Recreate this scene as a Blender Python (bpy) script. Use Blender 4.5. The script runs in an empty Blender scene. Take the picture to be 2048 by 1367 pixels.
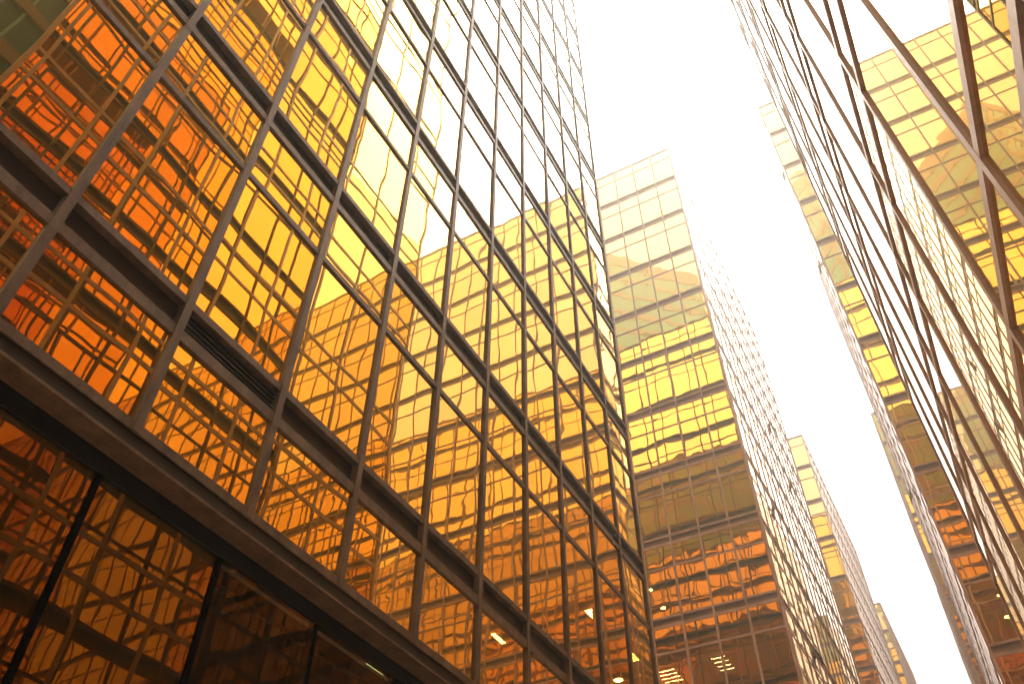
import bpy, math, random
from mathutils import Matrix, Vector

SC = bpy.context.scene
COL = SC.collection
U = 5.0            # metres per layout unit (distance from the camera to the left facade)

# ------------------------------------------------------------------ camera
CAMR = ((0.87892124, 0.47694574, 0.00449602),
        (0.34142454, -0.63570743, 0.69231882),
        (0.33305666, -0.60695866, -0.72157774))
cam_d = bpy.data.cameras.new("camera")
cam_d.sensor_width = 36.0
cam_d.lens = 36.0 * 1662.26 / 2048.0
cam_d.clip_start = 0.05
cam_d.clip_end = 2000
cam = bpy.data.objects.new("camera", cam_d)
COL.objects.link(cam)
cam.matrix_world = Matrix(CAMR).transposed().to_4x4()
SC.camera = cam

# ------------------------------------------------------------------ sky and light
SUN_EL, SUN_AZ = math.radians(70), math.radians(-6)   # azimuth measured from +y towards +x
world = bpy.data.worlds.new("World")
SC.world = world
world.use_nodes = True
nt = world.node_tree
nt.nodes.clear()
wo = nt.nodes.new("ShaderNodeOutputWorld")
bg = nt.nodes.new("ShaderNodeBackground")
sky = nt.nodes.new("ShaderNodeTexSky")
sky.sky_type = 'NISHITA'
sky.sun_disc = False
sky.sun_elevation = SUN_EL
sky.sun_rotation = SUN_AZ
sky.dust_density = 6.0
sky.air_density = 1.0
sky.ozone_density = 1.0
hs = nt.nodes.new("ShaderNodeHueSaturation")           # overcast: nearly colourless
hs.inputs["Saturation"].default_value = 0.10
mixc = nt.nodes.new("ShaderNodeMix"); mixc.data_type = 'RGBA'
mixc.inputs[0].default_value = 0.78
mixc.inputs[7].default_value = (6.9, 5.95, 7.35, 1)     # the even white cloud deck
nt.links.new(sky.outputs[0], hs.inputs["Color"])
nt.links.new(hs.outputs[0], mixc.inputs[6])
nt.links.new(mixc.outputs[2], bg.inputs[0])
bg.inputs[1].default_value = 0.13
nt.links.new(bg.outputs[0], wo.inputs[0])

sd = bpy.data.lights.new("sun", 'SUN')
sd.energy = 1.5
sd.angle = math.radians(46)
sd.color = (1.0, 0.97, 0.93)
sun = bpy.data.objects.new("sun", sd)
COL.objects.link(sun)
sdir = Vector((math.cos(SUN_EL) * math.sin(SUN_AZ), math.cos(SUN_EL) * math.cos(SUN_AZ), math.sin(SUN_EL)))
sun.rotation_euler = sdir.to_track_quat('Z', 'Y').to_euler()

vs = SC.view_settings
vs.view_transform = 'Standard'
vs.look = 'None'
vs.gamma = 1
vs.use_curve_mapping = False
vs.exposure = 2.45

cy = SC.cycles
cy.max_bounces = 16
cy.glossy_bounces = 14
cy.diffuse_bounces = 3
cy.transmission_bounces = 4
cy.transparent_max_bounces = 6
cy.volume_bounces = 0
cy.caustics_reflective = True
cy.blur_glossy = 0.0
cy.sample_clamp_indirect = 12
cy.use_denoising = True
cy.volume_step_rate = 1

# ------------------------------------------------------------------ materials
def new_mat(name):
    m = bpy.data.materials.new(name)
    m.use_nodes = True
    t = m.node_tree
    for n in list(t.nodes):
        t.nodes.remove(n)
    o = t.nodes.new("ShaderNodeOutputMaterial")
    return m, t, o

def glass_mat(name, tint, see=0.07, see_tint=(0.8, 0.55, 0.25), wav=0.0030, dust=0.008, scale=.85, bow=1.0):
    """gold-coated mirror glass: metallic reflection, slightly see-through, panes bowed and rippled"""
    m, t, o = new_mat(name)
    N, L = t.nodes.new, t.links.new
    tc = N("ShaderNodeNewGeometry")
    sa = N("ShaderNodeAttribute"); sa.attribute_name = "seed"
    uv = N("ShaderNodeUVMap"); uv.uv_map = "pane"
    mul = N("ShaderNodeMath"); mul.operation = 'MULTIPLY'; mul.inputs[1].default_value = 37.0
    L(sa.outputs["Fac"], mul.inputs[0])
    nz = N("ShaderNodeTexNoise"); nz.noise_dimensions = '4D'
    nz.inputs["Scale"].default_value = scale
    nz.inputs["Detail"].default_value = 1.5
    nz.inputs["Roughness"].default_value = 0.35
    L(tc.outputs["Position"], nz.inputs["Vector"]); L(mul.outputs[0], nz.inputs["W"])
    # pillow: (u-.5)^2+(v-.5)^2
    sub = N("ShaderNodeVectorMath"); sub.operation = 'SUBTRACT'; sub.inputs[1].default_value = (.5, .5, 0)
    L(uv.outputs[0], sub.inputs[0])
    dot = N("ShaderNodeVectorMath"); dot.operation = 'DOT_PRODUCT'
    L(sub.outputs[0], dot.inputs[0]); L(sub.outputs[0], dot.inputs[1])
    k = N("ShaderNodeMapRange"); k.inputs[3].default_value = -0.0012 * bow; k.inputs[4].default_value = 0.0026 * bow
    L(sa.outputs["Fac"], k.inputs[0])
    pil = N("ShaderNodeMath"); pil.operation = 'MULTIPLY'
    L(dot.outputs["Value"], pil.inputs[0]); L(k.outputs[0], pil.inputs[1])
    na = N("ShaderNodeMath"); na.operation = 'MULTIPLY_ADD'; na.inputs[1].default_value = wav * 1.6
    L(nz.outputs["Fac"], na.inputs[0]); L(pil.outputs[0], na.inputs[2])
    bp = N("ShaderNodeBump"); bp.inputs["Distance"].default_value = 1.0; bp.inputs["Strength"].default_value = 1.0
    L(na.outputs[0], bp.inputs["Height"])
    # every pane its own slight difference of tint
    tn = N("ShaderNodeMix"); tn.data_type = 'RGBA'
    wn = N("ShaderNodeMath"); wn.operation = 'FRACT'
    m3 = N("ShaderNodeMath"); m3.operation = 'MULTIPLY'; m3.inputs[1].default_value = 13.7
    L(sa.outputs["Fac"], m3.inputs[0]); L(m3.outputs[0], wn.inputs[0])
    tn.inputs[6].default_value = (*[c * 0.94 for c in tint], 1)
    tn.inputs[7].default_value = (*[min(1, c * 1.05) for c in tint], 1)
    L(wn.outputs[0], tn.inputs[0])
    g = N("ShaderNodeBsdfPrincipled")
    g.inputs["Metallic"].default_value = 1.0
    g.inputs["Roughness"].default_value = 0.0
    L(tn.outputs[2], g.inputs["Base Color"])
    L(bp.outputs[0], g.inputs["Normal"])
    tr = N("ShaderNodeBsdfTransparent"); tr.inputs[0].default_value = (*see_tint, 1)
    mx = N("ShaderNodeMixShader"); mx.inputs[0].default_value = see
    L(g.outputs[0], mx.inputs[1]); L(tr.outputs[0], mx.inputs[2])
    # run-off streaks of dust
    mp = N("ShaderNodeMapping"); mp.inputs["Scale"].default_value = (9, 9, 0.35)
    L(tc.outputs["Position"], mp.inputs[0])
    n2 = N("ShaderNodeTexNoise"); n2.inputs["Scale"].default_value = 2.2; n2.inputs["Detail"].default_value = 5
    L(mp.outputs[0], n2.inputs["Vector"])
    mr = N("ShaderNodeMapRange"); mr.inputs[1].default_value = .45; mr.inputs[2].default_value = .8
    mr.inputs[3].default_value = dust * .25; mr.inputs[4].default_value = dust * 2.6
    L(n2.outputs["Fac"], mr.inputs[0])
    df = N("ShaderNodeBsdfDiffuse"); df.inputs[0].default_value = (.32, .26, .18, 1)
    m2 = N("ShaderNodeMixShader")
    L(mr.outputs[0], m2.inputs[0]); L(mx.outputs[0], m2.inputs[1]); L(df.outputs[0], m2.inputs[2])
    L(m2.outputs[0], o.inputs[0])
    return m

def metal_mat(name, col, rough=0.42, spec=0.5, grime=0.6, scale=3.0, metallic=0.0, streak=1.0):
    m, t, o = new_mat(name)
    N, L = t.nodes.new, t.links.new
    tc = N("ShaderNodeNewGeometry")
    n1 = N("ShaderNodeTexNoise"); n1.inputs["Scale"].default_value = scale; n1.inputs["Detail"].default_value = 9
    n1.inputs["Roughness"].default_value = .68
    mp = N("ShaderNodeMapping"); mp.inputs["Scale"].default_value = (1.0 * streak, 1.0 * streak, 0.35)
    L(tc.outputs["Position"], mp.inputs[0]); L(mp.outputs[0], n1.inputs["Vector"])
    n2 = N("ShaderNodeTexNoise"); n2.inputs["Scale"].default_value = scale * 12; n2.inputs["Detail"].default_value = 6
    L(tc.outputs["Position"], n2.inputs["Vector"])
    r = N("ShaderNodeValToRGB")
    r.color_ramp.elements[0].position = .32; r.color_ramp.elements[1].position = .74
    r.color_ramp.elements[0].color = (*[c * (1 - .45 * grime) for c in col], 1)
    r.color_ramp.elements[1].color = (*[min(1, c * (1 + 1.1 * grime)) for c in col], 1)
    ad = N("ShaderNodeMath"); ad.operation = 'MULTIPLY_ADD'; ad.inputs[1].default_value = .35
    L(n2.outputs["Fac"], ad.inputs[0])
    sb = N("ShaderNodeMath"); sb.operation = 'SUBTRACT'; sb.inputs[1].default_value = .17
    L(n1.outputs["Fac"], sb.inputs[0]); L(sb.outputs[0], ad.inputs[2])
    L(ad.outputs[0], r.inputs[0])
    # chipped, chalky spots
    n3 = N("ShaderNodeTexNoise"); n3.inputs["Scale"].default_value = scale * 5; n3.inputs["Detail"].default_value = 10
    n3.inputs["Roughness"].default_value = .8
    L(tc.outputs["Position"], n3.inputs["Vector"])
    mr = N("ShaderNodeMapRange"); mr.inputs[1].default_value = .62; mr.inputs[2].default_value = .70
    mr.inputs[4].default_value = .55 * grime
    L(n3.outputs["Fac"], mr.inputs[0])
    mc = N("ShaderNodeMix"); mc.data_type = 'RGBA'
    mc.inputs[7].default_value = (min(1, col[0] * 2.9), min(1, col[1] * 2.5), min(1, col[2] * 2.3), 1)
    L(mr.outputs[0], mc.inputs[0]); L(r.outputs[0], mc.inputs[6])
    b = N("ShaderNodeBsdfPrincipled")
    b.inputs["Roughness"].default_value = rough
    b.inputs["Metallic"].default_value = metallic
    b.inputs["Specular IOR Level"].default_value = spec
    L(mc.outputs[2], b.inputs["Base Color"])
    bp = N("ShaderNodeBump"); bp.inputs["Distance"].default_value = .002; bp.inputs["Strength"].default_value = .5
    L(n3.outputs["Fac"], bp.inputs["Height"]); L(bp.outputs[0], b.inputs["Normal"])
    L(b.outputs[0], o.inputs[0])
    return m

def plain_mat(name, col, rough=.8, noise=.3, scale=1.5, spec=.5):
    m, t, o = new_mat(name)
    N, L = t.nodes.new, t.links.new
    tc = N("ShaderNodeNewGeometry")
    n1 = N("ShaderNodeTexNoise"); n1.inputs["Scale"].default_value = scale; n1.inputs["Detail"].default_value = 6
    L(tc.outputs["Position"], n1.inputs["Vector"])
    r = N("ShaderNodeValToRGB")
    r.color_ramp.elements[0].color = (*[c * (1 - noise) for c in col], 1)
    r.color_ramp.elements[1].color = (*[min(1, c * (1 + noise)) for c in col], 1)
    L(n1.outputs["Fac"], r.inputs[0])
    b = N("ShaderNodeBsdfPrincipled"); b.inputs["Roughness"].default_value = rough; b.inputs["Specular IOR Level"].default_value = spec
    L(r.outputs[0], b.inputs["Base Color"]); L(b.outputs[0], o.inputs[0])
    return m

def emit_mat(name, col, s):
    m, t, o = new_mat(name)
    e = t.nodes.new("ShaderNodeEmission"); e.inputs[0].default_value = (*col, 1); e.inputs[1].default_value = s
    t.links.new(e.outputs[0], o.inputs[0])
    return m

def smoked_mat(name, tint, col, refl):
    m, t, o = new_mat(name)
    N, L = t.nodes.new, t.links.new
    lw = N("ShaderNodeFresnel"); lw.inputs[0].default_value = 1.5
    ad = N("ShaderNodeMath"); ad.operation = 'ADD'; ad.inputs[1].default_value = refl
    L(lw.outputs[0], ad.inputs[0])
    g = N("ShaderNodeBsdfGlossy"); g.inputs[0].default_value = (*col, 1); g.inputs["Roughness"].default_value = 0
    tr = N("ShaderNodeBsdfTransparent"); tr.inputs[0].default_value = (*tint, 1)
    mx = N("ShaderNodeMixShader")
    L(ad.outputs[0], mx.inputs[0]); L(tr.outputs[0], mx.inputs[1]); L(g.outputs[0], mx.inputs[2])
    L(mx.outputs[0], o.inputs[0])
    return m

GOLD = (0.84, 0.605, 0.225)
M_GLASS = glass_mat("gold_mirror_glass", GOLD, wav=.0048, scale=.60)
M_GLASSF = glass_mat("gold_mirror_glass_flatter", GOLD, wav=.0025, scale=1.0)
M_GLASSS = glass_mat("gold_mirror_glass_flat", GOLD, wav=.0009, scale=.9, bow=.3)
M_GLASSR = glass_mat("gold_mirror_glass_even", GOLD, wav=.0005, scale=.7, bow=.3)
M_SHOP = glass_mat("dark_gold_shop_glass", (0.30, 0.20, 0.055), see=.10, wav=.003)
M_SMOKE = smoked_mat("smoked_glass", (.34, .30, .22), (.30, .20, .08), .10)
M_FRAME = metal_mat("glare_lightened_frame_paint", (.29, .165, .110), rough=.38, spec=.35, grime=.4)  # bronze made paler, veiling glare put into the colour
M_FRAME_A = metal_mat("weathered_shaded_frame_paint", (.084, .045, .022), rough=.5, spec=.16, grime=.95, scale=5)  # weathered bronze, also darkened to imitate the dim lower left
M_PANEL_L = metal_mat("glare_lightened_spandrel_paint", (.17, .10, .068), rough=.55, grime=.3, scale=1.2, spec=.3)  # paler spandrel copy, glare over the other towers painted in
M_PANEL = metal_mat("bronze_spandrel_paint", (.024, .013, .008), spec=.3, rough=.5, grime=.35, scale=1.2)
M_DARK = metal_mat("dark_bronze_paint", (.009, .006, .0045), spec=.2, rough=.45, grime=.4)
M_ROOF = plain_mat("roof_membrane", (.25, .24, .22))
M_CORE = plain_mat("office_core_wall", (.16, .12, .08))
M_CEIL = plain_mat("office_ceiling", (.45, .40, .32), noise=.1)
M_BLIND = plain_mat("blind_fabric", (.20, .17, .12), noise=.25, scale=4)
M_PAVE = plain_mat("paving_stone", (.40, .36, .31), noise=.25)
M_BLACK = plain_mat("black_gasket", (.004, .003, .003), rough=.9, noise=.1, spec=0)
M_LAMP = emit_mat("lamp_diffuser", (1.0, .86, .50), 18)
M_HOUS = plain_mat("lamp_housing", (.55, .52, .46), rough=.5, noise=.05)

# ------------------------------------------------------------------ mesh helpers
class MB:
    def __init__(s):
        s.v, s.f, s.seed, s.uv, s.mi = [], [], [], [], []
    def box(s, fr, u0, u1, z0, z1, d0, d1):
        b = len(s.v)
        for d in (d0, d1):
            for z in (z0, z1):
                for u in (u0, u1):
                    s.v.append(fr(u, z, d))
        for q in ((0, 1, 3, 2), (4, 6, 7, 5), (0, 4, 5, 1), (2, 3, 7, 6), (0, 2, 6, 4), (1, 5, 7, 3)):
            s.f.append(tuple(b + i for i in q)); s.seed.append(0); s.uv.append([(0, 0)] * 4)
    def pane(s, fr, u0, u1, z0, z1, d, rnd, tilt=.0016):
        b = len(s.v)
        a, c = rnd.uniform(-tilt, tilt), rnd.uniform(-tilt, tilt)
        for u, z in ((u0, z0), (u1, z0), (u1, z1), (u0, z1)):
            dd = a * (u - (u0 + u1) / 2) + c * (z - (z0 + z1) / 2)
            s.v.append(fr(u, z, d + dd))
        s.f.append((b, b + 1, b + 2, b + 3)); s.seed.append(rnd.random()); s.uv.append([(0, 0), (1, 0), (1, 1), (0, 1)])
    def quad(s, pts):
        b = len(s.v); s.v += [tuple(p) for p in pts]
        s.f.append(tuple(range(b, b + len(pts)))); s.seed.append(0); s.uv.append([(0, 0)] * len(pts))
    def build(s, name, mat, parent=None, glass=False, kind=None):
        me = bpy.data.meshes.new(name)
        me.from_pydata(s.v, [], s.f)
        if glass:
            at = me.attributes.new("seed", 'FLOAT', 'FACE')
            at.data.foreach_set("value", s.seed)
            ul = me.uv_layers.new(name="pane")
            flat = [c for q in s.uv for p in q for c in p]
            ul.data.foreach_set("uv", flat)
        me.materials.append(mat)
        me.update()
        o = bpy.data.objects.new(name, me)
        COL.objects.link(o)
        if parent:
            o.parent = parent
            o.matrix_parent_inverse = Matrix.Translation(-Vector(parent.location))
        if kind:
            o["kind"] = kind
        return o

def thing(name, label, cat, loc, group=None):
    o = bpy.data.objects.new(name, None)
    o.empty_display_size = .5
    COL.objects.link(o)
    o.location = loc
    o["label"] = label; o["category"] = cat
    if group: o["group"] = group
    return o

def frame(ox, oy, ux, uy, nx, ny):
    def fr(u, z, d):
        return ((ox + ux * u + nx * d) * U, (oy + uy * u + ny * d) * U, z * U)
    return fr

# ------------------------------------------------------------------ what the camera can see (to pick which repeats become parts)
F, CX, CY = 1662.26, 1024.0, 683.5
def proj(p):
    c = [sum(CAMR[i][j] * p[j] for j in range(3)) for i in range(3)]
    if c[2] > -0.2: return None
    return (CX + F * c[0] / -c[2], CY - F * c[1] / -c[2])
BLOCKS = []      # (x0,x1,y0,y1,z1) in metres
def blocked(p, skip):
    for i, (x0, x1, y0, y1, z1) in enumerate(BLOCKS):
        t0, t1 = 0.0, 0.995
        ok = True
        for a, (lo, hi) in enumerate(((x0, x1), (y0, y1), (-2, z1))):
            d = p[a]
            if abs(d) < 1e-9:
                if lo > 0 or hi < 0: ok = False
                continue
            s0, s1 = lo / d, hi / d
            if s0 > s1: s0, s1 = s1, s0
            t0, t1 = max(t0, s0), min(t1, s1)
        if ok and t1 - t0 > 0.004 and not (i == skip and t0 > 0.985):
            return True
    return False
def vis(fr, u0, u1, z0, z1, d, skip):
    """approximate visible picture area of a rectangle on a facade"""
    n = 0; pts = []
    for u in (u0, u1):
        for z in (z0, z1):
            q = proj(fr(u, z, d))
            if q is None: return 0.0
            pts.append(q)
    hit = 0
    for fu in (.12, .5, .88):
        for fz in (.12, .5, .88):
            p = fr(u0 + fu * (u1 - u0), z0 + fz * (z1 - z0), d + .002)
            q = proj(p)
            if q and 0 < q[0] < 2048 and 0 < q[1] < 1367 and not blocked(p, skip):
                hit += 1
    if not hit: return 0.0
    a, b, c, e = pts[0], pts[2], pts[3], pts[1]
    area = 0
    P = (a, b, c, e)
    for i in range(4):
        area += P[i][0] * P[(i + 1) % 4][1] - P[(i + 1) % 4][0] * P[i][1]
    return abs(area) / 2 * hit / 9

# ------------------------------------------------------------------ towers
W = 0.2665            # bay
PITCH = 0.746         # floor to floor
ROOF = 10.012
GROUND = -0.32
CAP = 100

def clad(fr, ncol, typ, rnd, out, bi, fin=.006, first=True, last=True, z0row=.84, shop=None, length=None, tilt=.0016):
    """curtain wall of one face; collects (name, visible area, builder)"""
    Ltot = ncol * W if length is None else length
    us = [i * W for i in range(ncol)] + [Ltot] if length is None else [Ltot - i * W for i in range(ncol, 0, -1)] + [Ltot]
    if length is not None and us[0] > .02: us = [0.0] + us
    hw = .0084 if typ == 'A' else .0068
    floors = range(0, 12)
    def add(name, rect, fn):
        out.append((name, vis(fr, *rect, 0, bi), fn))
    # mullions: one extrusion per floor with a sleeve joint between
    for i, u in enumerate(us):
        if (i == 0 and not first) or (i == len(us) - 1 and not last): continue
        def mk(mb, u=u):
            zz = [z0row] + [1.05 + PITCH * k for k in range(0, 12)] + [ROOF - .012]
            for a, b in zip(zz[:-1], zz[1:]):
                j = rnd.uniform(-.0006, .0006)
                mb.box(fr, u - hw + j, u + hw + j, a + .0014, b, -.02, fin)
                mb.box(fr, u - hw + .0010, u + hw - .0010, b - .0003, b + .0016, -.02, fin - .0006)
        add("mullion", (u - hw, u + hw, z0row, ROOF), mk)
    # rails, spandrels, transoms run between the mullions, bay by bay
    nb = len(us) - 1
    for k in range(0, 13):
        zb = 1.058 + PITCH * k
        top = k == 12
        def rails(mb, zb=zb, top=top):
            for a, b in ((us[0] + .012, us[-1] - .012),):
                if typ == 'A':
                    mb.box(fr, a, b, zb, zb + .022, -.018, fin * .72)
                    mb.box(fr, a, b, zb + .0235, zb + .0275, -.012, fin * .2)
                    if not top: mb.box(fr, a, b, zb + .080, zb + .097, -.018, fin * .72)
                else:
                    mb.box(fr, a, b, zb + .0, zb + .021, -.018, fin)
        if typ == 'A':
            if top: zb = ROOF - .03
            for za, zc, da, dc, nm in ((zb, zb + .022, -.018, fin * .72, "spandrel_rail"), (zb + .0235, zb + .0275, -.012, fin * .2, "flashing"),
                                       (zb + .080, zb + .097, -.018, fin * .72, "spandrel_rail")):
                if top and za > zb + .05: continue
                def rl(mb, za=za, zc=zc, da=da, dc=dc): mb.box(fr, us[0] + .012, us[-1] - .012, za, zc, da, dc)
                add(nm, (0, Ltot, za, zc), rl)
            if not top:
                segs = [(us[0] + .013, us[-1] - .013)]
                if shop and (5, k) in shop: segs = [(us[0] + .013, us[5] + hw), (us[6] - hw, us[-1] - .013)]
                for (sa, sb_) in segs:
                    def sp(mb, zb=zb, sa=sa, sb_=sb_): mb.box(fr, sa, sb_, zb + .022, zb + .080, -.019, -.0125)
                    add("spandrel_panel", (sa, sb_, zb + .022, zb + .08), sp)
            zt = 1.586 + PITCH * k - PITCH
            if k >= 1 or True:
                if zt > z0row + .05:
                    def tr(mb, zt=zt):
                        mb.box(fr, us[0] + .012, us[-1] - .012, zt, zt + .0165, -.016, fin * .6)
                    add("transom", (0, Ltot, zt, zt + .0165), tr)
            # panes
            lo = [(zb - PITCH + .097, zt), (zt + .0165, zb)] if k >= 1 else [(z0row + .018, zb)]
            if top: lo = [(zb - PITCH + .097 + .03 - .01 * 0, zt), (zt + .0165, zb)]
        else:
            zl = .596 + PITCH * k - PITCH
            zu = .740 + PITCH * k - PITCH
            if k == 0:
                zl, zu = .596, .740
            for z in (zl, zu):
                if z > z0row and (k > 0 or z == zl or z == zu):
                    def rl(mb, z=z):
                        mb.box(fr, us[0] + .012, us[-1] - .012, z, z + .0175, -.018, fin * .9)
                    if k > 0: add("transom", (0, Ltot, z, z + .021), rl)
            lo = []
            if k > 0:
                lo = [(zl + .021, zu), (zu + .021, zl + PITCH)]
        for (a, b) in lo:
            if b > ROOF: b = ROOF
            if a >= b: continue
            for i in range(nb):
                def pn(mb, a=a, b=b, i=i):
                    mb.pane(fr, us[i] + .004, us[i + 1] - .004, a - .003, b + .003, -.0015, rnd, tilt=tilt)
                out.append(("window_pane", vis(fr, us[i], us[i + 1], a, b, 0, bi), pn))

def tower(label, x0, x1, y0, y1, typ, seed, corridor, z0row=.84, extra=None, fin=.006, gside=None, gfront=None, frame_mat=None, slant=None):
    """corridor: -1 the tower stands left of the passage (its long wall faces +x), +1 right of it"""
    rnd = random.Random(seed)
    BLOCKS.append((x0 * U, x1 * U, y0 * U, y1 * U, ROOF * U))
    bi = len(BLOCKS) - 1
    root = thing("office_tower", label, "office tower", ((x0 + x1) / 2 * U, (y0 + y1) / 2 * U, GROUND * U), "gold glass office towers")
    parts = []
    xs = x1 if corridor < 0 else x0
    g = .006
    if corridor < 0:
        side = frame(xs - g, y0, 0, 1, 1, 0)
        front = frame(xs - g, y0 + g, -1, 0, 0, -1)
        back = frame(xs - g, y1 - g, -1, 0, 0, 1)
    else:
        side = frame(xs + fin, y0, 0, 1, -1, 0)
        front = frame(xs + g, y0 + g, 1, 0, 0, -1)
        back = frame(xs + g, y1 - g, 1, 0, 0, 1)
    if slant:
        sl = math.hypot(x1 - x0, slant)
        sc_, ss_ = (x1 - x0) / sl, slant / sl
        front = frame(xs + g, y0 + g, sc_, ss_, ss_, -sc_)
    nside = int(round((y1 - y0) / W - .49))
    clad(side, int((y1 - y0) // W), typ, rnd, parts, bi, fin=fin, first=False, last=False, z0row=z0row, length=(y1 - y0), shop=extra, tilt=.0045 if typ == 'A' and gside else .0008)
    nf = int((x1 - x0) / W)
    ft = 'A'
    ns = len(parts)
    clad(front, nf, ft, rnd, parts, bi, first=False, last=True, z0row=z0row)
    clad(back, nf, ft, rnd, parts, bi, first=False, last=True, z0row=z0row)
    by = {}
    for j, (n, a, fn) in enumerate(parts):
        by.setdefault(n, []).append((a, fn, (gside or M_GLASSS) if j < ns else (gfront or M_GLASSF)))
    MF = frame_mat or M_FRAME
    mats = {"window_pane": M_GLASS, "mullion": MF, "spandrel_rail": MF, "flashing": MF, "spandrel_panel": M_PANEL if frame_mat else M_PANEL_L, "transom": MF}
    for n, lst in by.items():
        lst.sort(key=lambda q: -q[0])
        shown = [q for q in lst if q[0] > 6][:CAP]
        rest = lst[len(shown):]
        for a, fn, gm_ in shown:
            mb = MB(); fn(mb)
            if mb.f: mb.build(n, gm_ if n == "window_pane" else mats[n], root, glass=(n == "window_pane"))
        mb = MB()
        for a, fn, gm_ in rest:
            k0 = len(mb.f); fn(mb)
            if n == "window_pane" and gm_ is not M_GLASSF: mb.mi += list(range(k0, len(mb.f)))
        if mb.f:
            o_ = mb.build(n, M_GLASSF if n == "window_pane" else mats[n], root, glass=(n == "window_pane"), kind="stuff")
            if n == "window_pane":
                o_.data.materials.append(gside or M_GLASSS)
                for f_ in mb.mi: o_.data.polygons[f_].material_index = 1
    # corner posts
    sx = 1 if corridor < 0 else -1
    for yy, sg in ((y0, 1), (y1, -1)):
        mb = MB()
        wf = frame(xs, yy, -sx, 0, 0, sg)
        mb.box(wf, .0, .017, z0row, ROOF - .005, .0, .017)
        mb.build("corner_post", MF, root)
    # roof coping and slab, floor slabs, core
    wf = frame(0, 0, 1, 0, 0, 1)
    mb = MB()
    def prism(mb, m, za, zb):
        """plan of the tower shrunk by m"""
        ys = (slant or 0)
        P = [(x0 + m, y0 + m * 1.2), (x1 - m, y0 + ys + m * 1.2), (x1 - m, y1 - m), (x0 + m, y1 - m)]
        if P[1][1] > P[2][1] - .02: P[1] = (P[1][0], P[2][1] - .02)
        lo_ = [(x * U, y * U, za * U) for x, y in P]; hi_ = [(x * U, y * U, zb * U) for x, y in P]
        mb.quad(lo_[::-1]); mb.quad(hi_)
        for i in range(4): mb.quad([lo_[i], lo_[(i + 1) % 4], hi_[(i + 1) % 4], hi_[i]])
    prism(mb, -.002, ROOF - .004, ROOF + .010)
    mb.build("roof_coping", MF, root)
    mb = MB()
    for k in range(0, 12):
        zb = 1.058 + PITCH * k
        prism(mb, .03, zb + .024, zb + .078)
    mb.build("floor_slab", M_CEIL, root)
    mb = MB()
    prism(mb, 1.3 if not slant else .6, GROUND, ROOF - .02)
    mb.build("building_core", M_CORE, root)
    # the plain party wall on the side away from the passage
    mb = MB()
    xo = x0 if corridor < 0 else x1
    wf2 = frame(xo, y0, 0, 1, sx * 1, 0)
    mb.box(wf2, .02 + (slant or 0), y1 - y0 - .02, GROUND, ROOF - .006, .0, .012)
    mb.build("rear_wall", M_PANEL, root)
    # base: plinth strip (fascia) and recessed ground-floor glazing
    fa = MB()
    for fr_, ln in ((side, y1 - y0), (front, x1 - x0), (back, x1 - x0)):
        fa.box(fr_, 0.02, ln - .02, z0row, z0row + .018, -.018, .0045)
    fa.build("sill_rail", MF, root)
    return root, side, rnd

FAR = 9.0
tA, sideA, rndA = tower("dark-based gold mirror-glass tower in the near left corner, with louvres and a recessed ground floor",
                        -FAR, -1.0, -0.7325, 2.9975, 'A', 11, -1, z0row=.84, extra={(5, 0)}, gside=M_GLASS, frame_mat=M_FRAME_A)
tB, sideB, _ = tower("gold glass tower whose narrow cream-to-orange end wall stands right behind the near left tower",
                     -FAR, -1.0, 6.21, 10.3, 'A', 12, -1, z0row=.84, fin=.0042)
tC, sideC, _ = tower("gold glass tower showing one strip of panes behind the open-windowed tower on the left row",
                     -FAR, -1.0, 13.08, 17.6, 'A', 13, -1, z0row=.84, fin=.0042)
tD, sideD, _ = tower("small-looking tower closing the left row at the bottom edge of the sky gap",
                     -FAR, -1.0, 20.1, 24.4, 'A', 14, -1, z0row=.84, fin=.0042)
RX = .2000
tR, sideR, rndR = tower("right tower seen so steeply that its wall is a lattice of crossing brown bars",
                        RX, RX + 7.7, .31, 2.76, 'B', 21, 1, z0row=.30, fin=.0030, slant=2.2, gside=M_GLASSR)
tS, sideS, _ = tower("tower with one column of orange panes squeezed between the sky and the barred right wall",
                     .249, .249 + FAR, 6.21, 10.3, 'A', 22, 1, z0row=.84, fin=.0012)
tT, sideT, _ = tower("sliver of a gold tower just past the tower with one column of orange panes",
                     .249, .249 + FAR, 13.08, 17.6, 'A', 23, 1, z0row=.84, fin=.0012)
tU, sideU, _ = tower("last thin sliver of tower at the far end of the right row",
                     .27, .249 + FAR, 20.1, 24.4, 'A', 24, 1, z0row=.84, fin=.0012)

# ------------------------------------------------------------------ ground floor of every tower
def base(root, side, length, smoke_from=None, seed=1, near=False):
    rnd = random.Random(seed)
    # deep fascia beam under the sill, soffit behind it
    mb = MB(); mb.box(side, .02, length - .02, .812, .8395, -.040, .0015); mb.build("fascia", M_DARK, root)
    mb = MB(); mb.box(side, .02, length - .02, .8060, .8115, -.046, .0080); mb.build("drip_edge", M_FRAME_A, root)
    mb = MB(); mb.box(side, .02, length - .02, .7750, .8055, -.052, -.036); mb.build("soffit", M_DARK, root)
    n = int(length // W)
    for i in range(n):
        u1 = length - i * W
        u0 = u1 - W
        smoke = smoke_from is not None and (u0 + u1) / 2 > smoke_from
        mb = MB()
        mb.pane(side, u0 + .004, u1 - .004, GROUND + .02, .774, -.0395, rnd, tilt=.003)
        mb.build("shop_window", M_SMOKE if smoke else M_SHOP, root, glass=True)
        mb = MB()
        mb.box(side, u0 - .0055, u0 + .0055, GROUND, .774, -.052, -.0375)
        mb.build("glazing_joint", M_BLACK, root)
    mb = MB(); mb.box(side, .02, length - .02, GROUND, GROUND + .02, -.06, -.03); mb.build("plinth", M_DARK, root)

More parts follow.
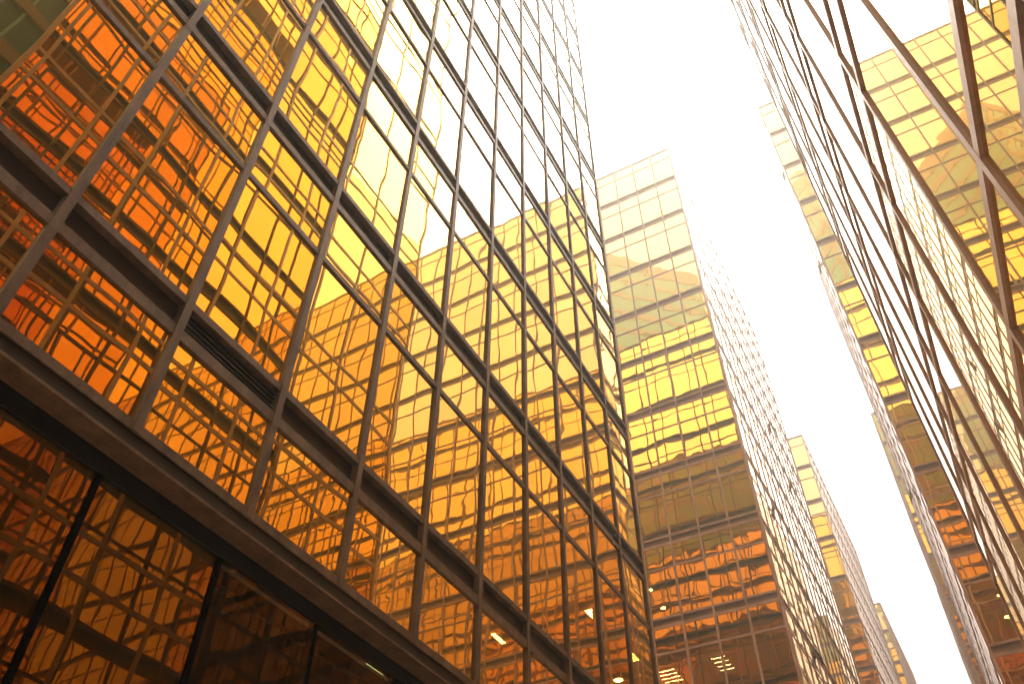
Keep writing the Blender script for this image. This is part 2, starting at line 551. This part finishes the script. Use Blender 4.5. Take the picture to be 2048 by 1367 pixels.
base(tA, sideA, 3.73, smoke_from=1.6, seed=5, near=True)
for t_, s_, l_ in ((tB, sideB, 4.09), (tC, sideC, 4.52), (tD, sideD, 4.3), (tS, sideS, 4.09), (tT, sideT, 4.52), (tU, sideU, 4.3)):
    mb = MB(); mb.box(s_, .02, l_ - .02, GROUND, .8395, -.05, -.02); mb.build("ground_floor_wall", M_DARK, t_)
mb = MB(); mb.box(sideR, .02, 2.43, GROUND, .30, -.05, -.01); mb.build("ground_floor_wall", M_DARK, tR)

# louvre in the second spandrel of the near left tower
lv = MB()
u0 = 3.73 - 9 * W + .0092; u1 = 3.73 - 8 * W - .0092
LVB = (5, 0)
def bay(idx):
    us = [3.73 - i * W for i in range(13, 0, -1)] + [3.73]
    if us[0] > .02: us = [0.0] + us
    return us[idx] + .0092, us[idx + 1] - .0092
u0, u1 = bay(LVB[0])
lv.box(sideA, u0, u1, 1.080, 1.138, -.034, -.030)
lo = lv.build("louvre", M_DARK, tA)
for i in range(5):
    mb = MB()
    z = 1.0835 + i * .0112
    b0 = len(mb.v)
    for (uu, zz, dd) in ((u0, z, -.002), (u1, z, -.002), (u1, z + .009, -.028), (u0, z + .009, -.028),
                         (u0, z + .0016, -.002), (u1, z + .0016, -.002), (u1, z + .0106, -.028), (u0, z + .0106, -.028)):
        mb.v.append(sideA(uu, zz, dd))
    for q in ((0, 1, 2, 3), (7, 6, 5, 4), (0, 4, 5, 1), (3, 2, 6, 7), (0, 3, 7, 4), (1, 5, 6, 2)):
        mb.f.append(tuple(b0 + j for j in q)); mb.seed.append(0); mb.uv.append([(0, 0)] * 4)
    s_ = mb.build("louvre_slat", M_PANEL, None)
    s_.parent = lo
    s_.matrix_parent_inverse = lo.matrix_world.inverted() if False else Matrix.Translation(-Vector(tA.location)) if False else Matrix.Identity(4)

# open, outward-swung vents in the long walls
def vent(root, side, u, z, w=.09, h=.13, out=.030):
    mb = MB()
    t = .006
    def fr2(uu, zz, dd):
        # hinged at the top edge, swung outwards
        k = (h - zz) / h
        return side(u + uu, z + zz, .008 + k * out + dd)
    mb.box(fr2, 0, w, 0, h, 0, t)
    mb.box(fr2, 0, .008, 0, h, t, t + .004)
    mb.box(fr2, w - .008, w, 0, h, t, t + .004)
    mb.build("open_window", M_DARK, root)
for y_, z_ in ((8.76, 6.90), (9.18, 6.25), (7.20, 4.68), (7.32, 3.24), (9.6, 2.8), (8.1, 2.2)):
    vent(tB, sideB, y_ - 6.21, z_)
for y_, z_ in ((6.33, 8.55), (6.95, 7.5), (8.4, 5.2)):
    vent(tS, sideS, y_ - 6.21, z_)

# ------------------------------------------------------------------ ceiling lights inside
def ceiling_light(x, y, z, sx, sy, label, mat=None, rot=0, rnd=False):
    t = thing("ceiling_light", label, "ceiling light", (x * U, y * U, z * U), "lit ceiling lights behind the panes")
    c, s = math.cos(rot), math.sin(rot)
    def ring(r, z_, n=20):
        return [((x + r * math.cos(2 * math.pi * i / n)) * U, (y + r * math.sin(2 * math.pi * i / n)) * U, z_ * U) for i in range(n)]
    def rect(a, b, z_):
        return [((x + c * px - s * py) * U, (y + s * px + c * py) * U, z_ * U) for px, py in ((-a, -b), (a, -b), (a, b), (-a, b))]
    h, d = MB(), MB()
    for m_, k, za, zb in ((h, 1.15, z, z + .012), (d, 1.0, z - .002, z - .0002)):
        lo_ = ring(sx * k, za) if rnd else rect(sx * k, sy * k, za)
        hi_ = ring(sx * k, zb) if rnd else rect(sx * k, sy * k, zb)
        n = len(lo_)
        b = len(m_.v); m_.v += lo_ + hi_
        m_.f.append(tuple(range(b + n - 1, b - 1, -1))); m_.f.append(tuple(range(b + n, b + 2 * n)))
        for i in range(n):
            m_.f.append((b + i, b + (i + 1) % n, b + n + (i + 1) % n, b + n + i))
        m_.seed += [0] * (n + 2); m_.uv += [[(0, 0)] * len(f) for f in m_.f[-(n + 2):]]
    h.build("housing", M_HOUS, t)
    d.build("diffuser", mat or M_LAMP, t)
    return t

ceiling_light(-1.040, 1.830, 1.053, .006, .030, "short pale light panel under the lowest spandrel of the near left tower", mat=emit_mat("panel_diffuser", (1, .88, .50), 14))
ceiling_light(-1.165, 2.795, 1.605, .014, .046, "long pale light panel behind the last panes of the near left tower", mat=emit_mat("long_panel_diffuser", (1, .88, .50), 20))
ceiling_light(-2.27, 6.87, 4.05, .028, .028, "small round downlight, upper of two, behind orange panes of the end wall", rnd=True)
ceiling_light(-2.28, 7.25, 4.05, .028, .028, "small round downlight, lower of two, behind orange panes of the end wall", rnd=True)
ceiling_light(.51, 6.94, 3.30, .024, .024, "round downlight nearer the glass in the single column of orange panes", rnd=True)
ceiling_light(.52, 7.33, 3.30, .024, .024, "round downlight deeper inside the single column of orange panes", rnd=True)
ceiling_light(-1.075, 1.376, .795, .008, .032, "greenish fluorescent panel behind the smoked ground-floor glass", mat=emit_mat("green_diffuser", (.75, .95, .45), 3.0))

M_TUBE = emit_mat("tube_light", (1.0, .90, .60), 16)
for i in range(4):
    ceiling_light(-2.26 + .045 * 0, 6.98 + i * .075, 3.31, .085, .007, "white fluorescent strip in the cluster behind the lowest panes beside the near left tower's corner", mat=M_TUBE)
for i in range(4):
    ceiling_light(-1.76, 6.95 + i * .085, 3.31, .06, .006, "fluorescent strip in the cluster behind the lowest middle panes of the end wall", mat=M_TUBE)
ceiling_light(-1.032, 2.66, 1.267, .016, .016, "round yellow downlight near the bottom of the near left tower's last panes", rnd=True)

# vertical blinds behind the smoked ground-floor glass
bt = thing("vertical_blind", "dark vertical fabric blind hanging behind the smoked ground-floor glass", "blind",
           (-1.10 * U, 1.2 * U, GROUND * U))
mb = MB()
for i in range(34):
    y = .885 + i * .0205
    a = .35 + .1 * math.sin(i * 1.7)
    wv = .016
    mb.quad([((-1.075 - wv * math.sin(a)) * U, (y) * U, .74 * U), ((-1.075 + wv * math.sin(a)) * U, (y + wv * math.cos(a)) * U, .74 * U),
             ((-1.075 + wv * math.sin(a)) * U, (y + wv * math.cos(a)) * U, -.28 * U), ((-1.075 - wv * math.sin(a)) * U, y * U, -.28 * U)])
mb.build("blind_slats", M_BLIND, bt)
mb = MB(); mb.box(frame(0, 0, 1, 0, 0, 1), -1.095, -1.060, .742, .768, .87, 1.62); mb.build("head_rail", M_DARK, bt)

# ------------------------------------------------------------------ green towers behind the camera, seen only in the mirrors
def green_glass():
    m, t, o = new_mat("green_tower_glass")
    N, L = t.nodes.new, t.links.new
    tc = N("ShaderNodeNewGeometry")
    n1 = N("ShaderNodeTexNoise"); n1.inputs["Scale"].default_value = .05; n1.inputs["Detail"].default_value = 3
    L(tc.outputs["Position"], n1.inputs["Vector"])
    r = N("ShaderNodeValToRGB")
    r.color_ramp.elements[0].color = (.07, .30, .25, 1); r.color_ramp.elements[1].color = (.12, .40, .33, 1)
    L(n1.outputs["Fac"], r.inputs[0])
    b = N("ShaderNodeBsdfPrincipled"); b.inputs["Roughness"].default_value = .22; b.inputs["Metallic"].default_value = .3
    L(r.outputs[0], b.inputs["Base Color"]); L(b.outputs[0], o.inputs[0])
    return m
M_GREEN = green_glass()
M_GREEND = plain_mat("shaded_green_tower_glass", (.014, .050, .034), rough=.3, noise=.4, scale=.12, spec=.05)  # dark copy of the green glass, shade put into the colour
M_TILED = plain_mat("shaded_wall_tile", (.13, .075, .022), rough=.6, noise=.25, scale=.5, spec=.05)  # dark copy of the brown tile, shade painted in likewise
M_TILE = plain_mat("brown_wall_tile", (.26, .185, .14), rough=.6, noise=.15, scale=.4)
M_JOINT = plain_mat("green_tower_joint", (.08, .20, .15), noise=.1)

def green_tower(label, cx, cy, half, H, rot, seed, mg=None, mt=None, fl=1.05):
    t = thing("green_tower", label, "office tower", (cx * U, cy * U, GROUND * U), "green glass towers reflected in the gold facades")
    c, s = math.cos(rot), math.sin(rot)
    gl, bd, jt = MB(), MB(), MB()
    for q in range(4):
        a = q * math.pi / 2 + rot
        n = (math.cos(a), math.sin(a)); uu = (-n[1], n[0])
        fr = frame(cx + n[0] * half - uu[0] * half, cy + n[1] * half - uu[1] * half, uu[0], uu[1], n[0], n[1])
        gl.box(fr, 0.02, 2 * half - .02, GROUND, H - .3, -.05, 0)
        z = 1.0
        while z < H - 1.5 * fl:
            bd.box(fr, 0, 2 * half, z, z + .26 * fl, -.04, .03)
            z += fl
        bd.box(fr, 0, 2 * half, H - .8 * fl, H, -.04, .05)
        bd.box(fr, 0, .12, GROUND, H - .01, -.03, .04)
        for i in range(1, int(2 * half / .42)):
            jt.box(fr, i * .42, i * .42 + .022, GROUND, H - .86, -.02, .012)
    gl.build("glass_wall", mg or M_GREEN, t)
    bd.build("brown_band", mt or M_TILE, t)
    jt.build("glazing_joint", M_JOINT, t, kind="stuff")
    return t
G45 = math.pi / 4
green_tower("green glass tower with brown tiled bands mirrored in the upper end wall", -7.4, -9 - 3.4, 2.4, 29.0, G45, 1)
green_tower("green tower with brown bands mirrored through the barred right wall", 1.4, -9 - 4.3, 3.0, 29.0, G45, 2)
green_tower("broad green tower mirrored in the top left corner pane", 4.6, -.45, 1.4, 9.3, 0.0, 3, M_GREEND, M_TILED, .62)

# ------------------------------------------------------------------ ground
gm = MB()
gm.quad([(-900, -900, GROUND * U), (900, -900, GROUND * U), (900, 900, GROUND * U), (-900, 900, GROUND * U)])
g_ = gm.build("ground", M_PAVE); g_["kind"] = "structure"

# ------------------------------------------------------------------ air volume added to imitate lens glare
GLARE_DENSITY = 0.0052  # density of the scattering air, added as a stand-in for lens glare
if GLARE_DENSITY:
    hm, t, o = new_mat("glare_haze_air")
    v = t.nodes.new("ShaderNodeVolumePrincipled")
    v.inputs["Color"].default_value = (1, .91, .66, 1)
    v.inputs["Density"].default_value = GLARE_DENSITY
    v.inputs["Anisotropy"].default_value = 0.68
    t.links.new(v.outputs[0], o.inputs["Volume"])
    hb = MB()
    hb.box(frame(0, 0, 1, 0, 0, 1), -200, 200, GROUND - .2, 33, -200, 200)
    h_ = hb.build("glare_haze", hm); h_["kind"] = "stuff"
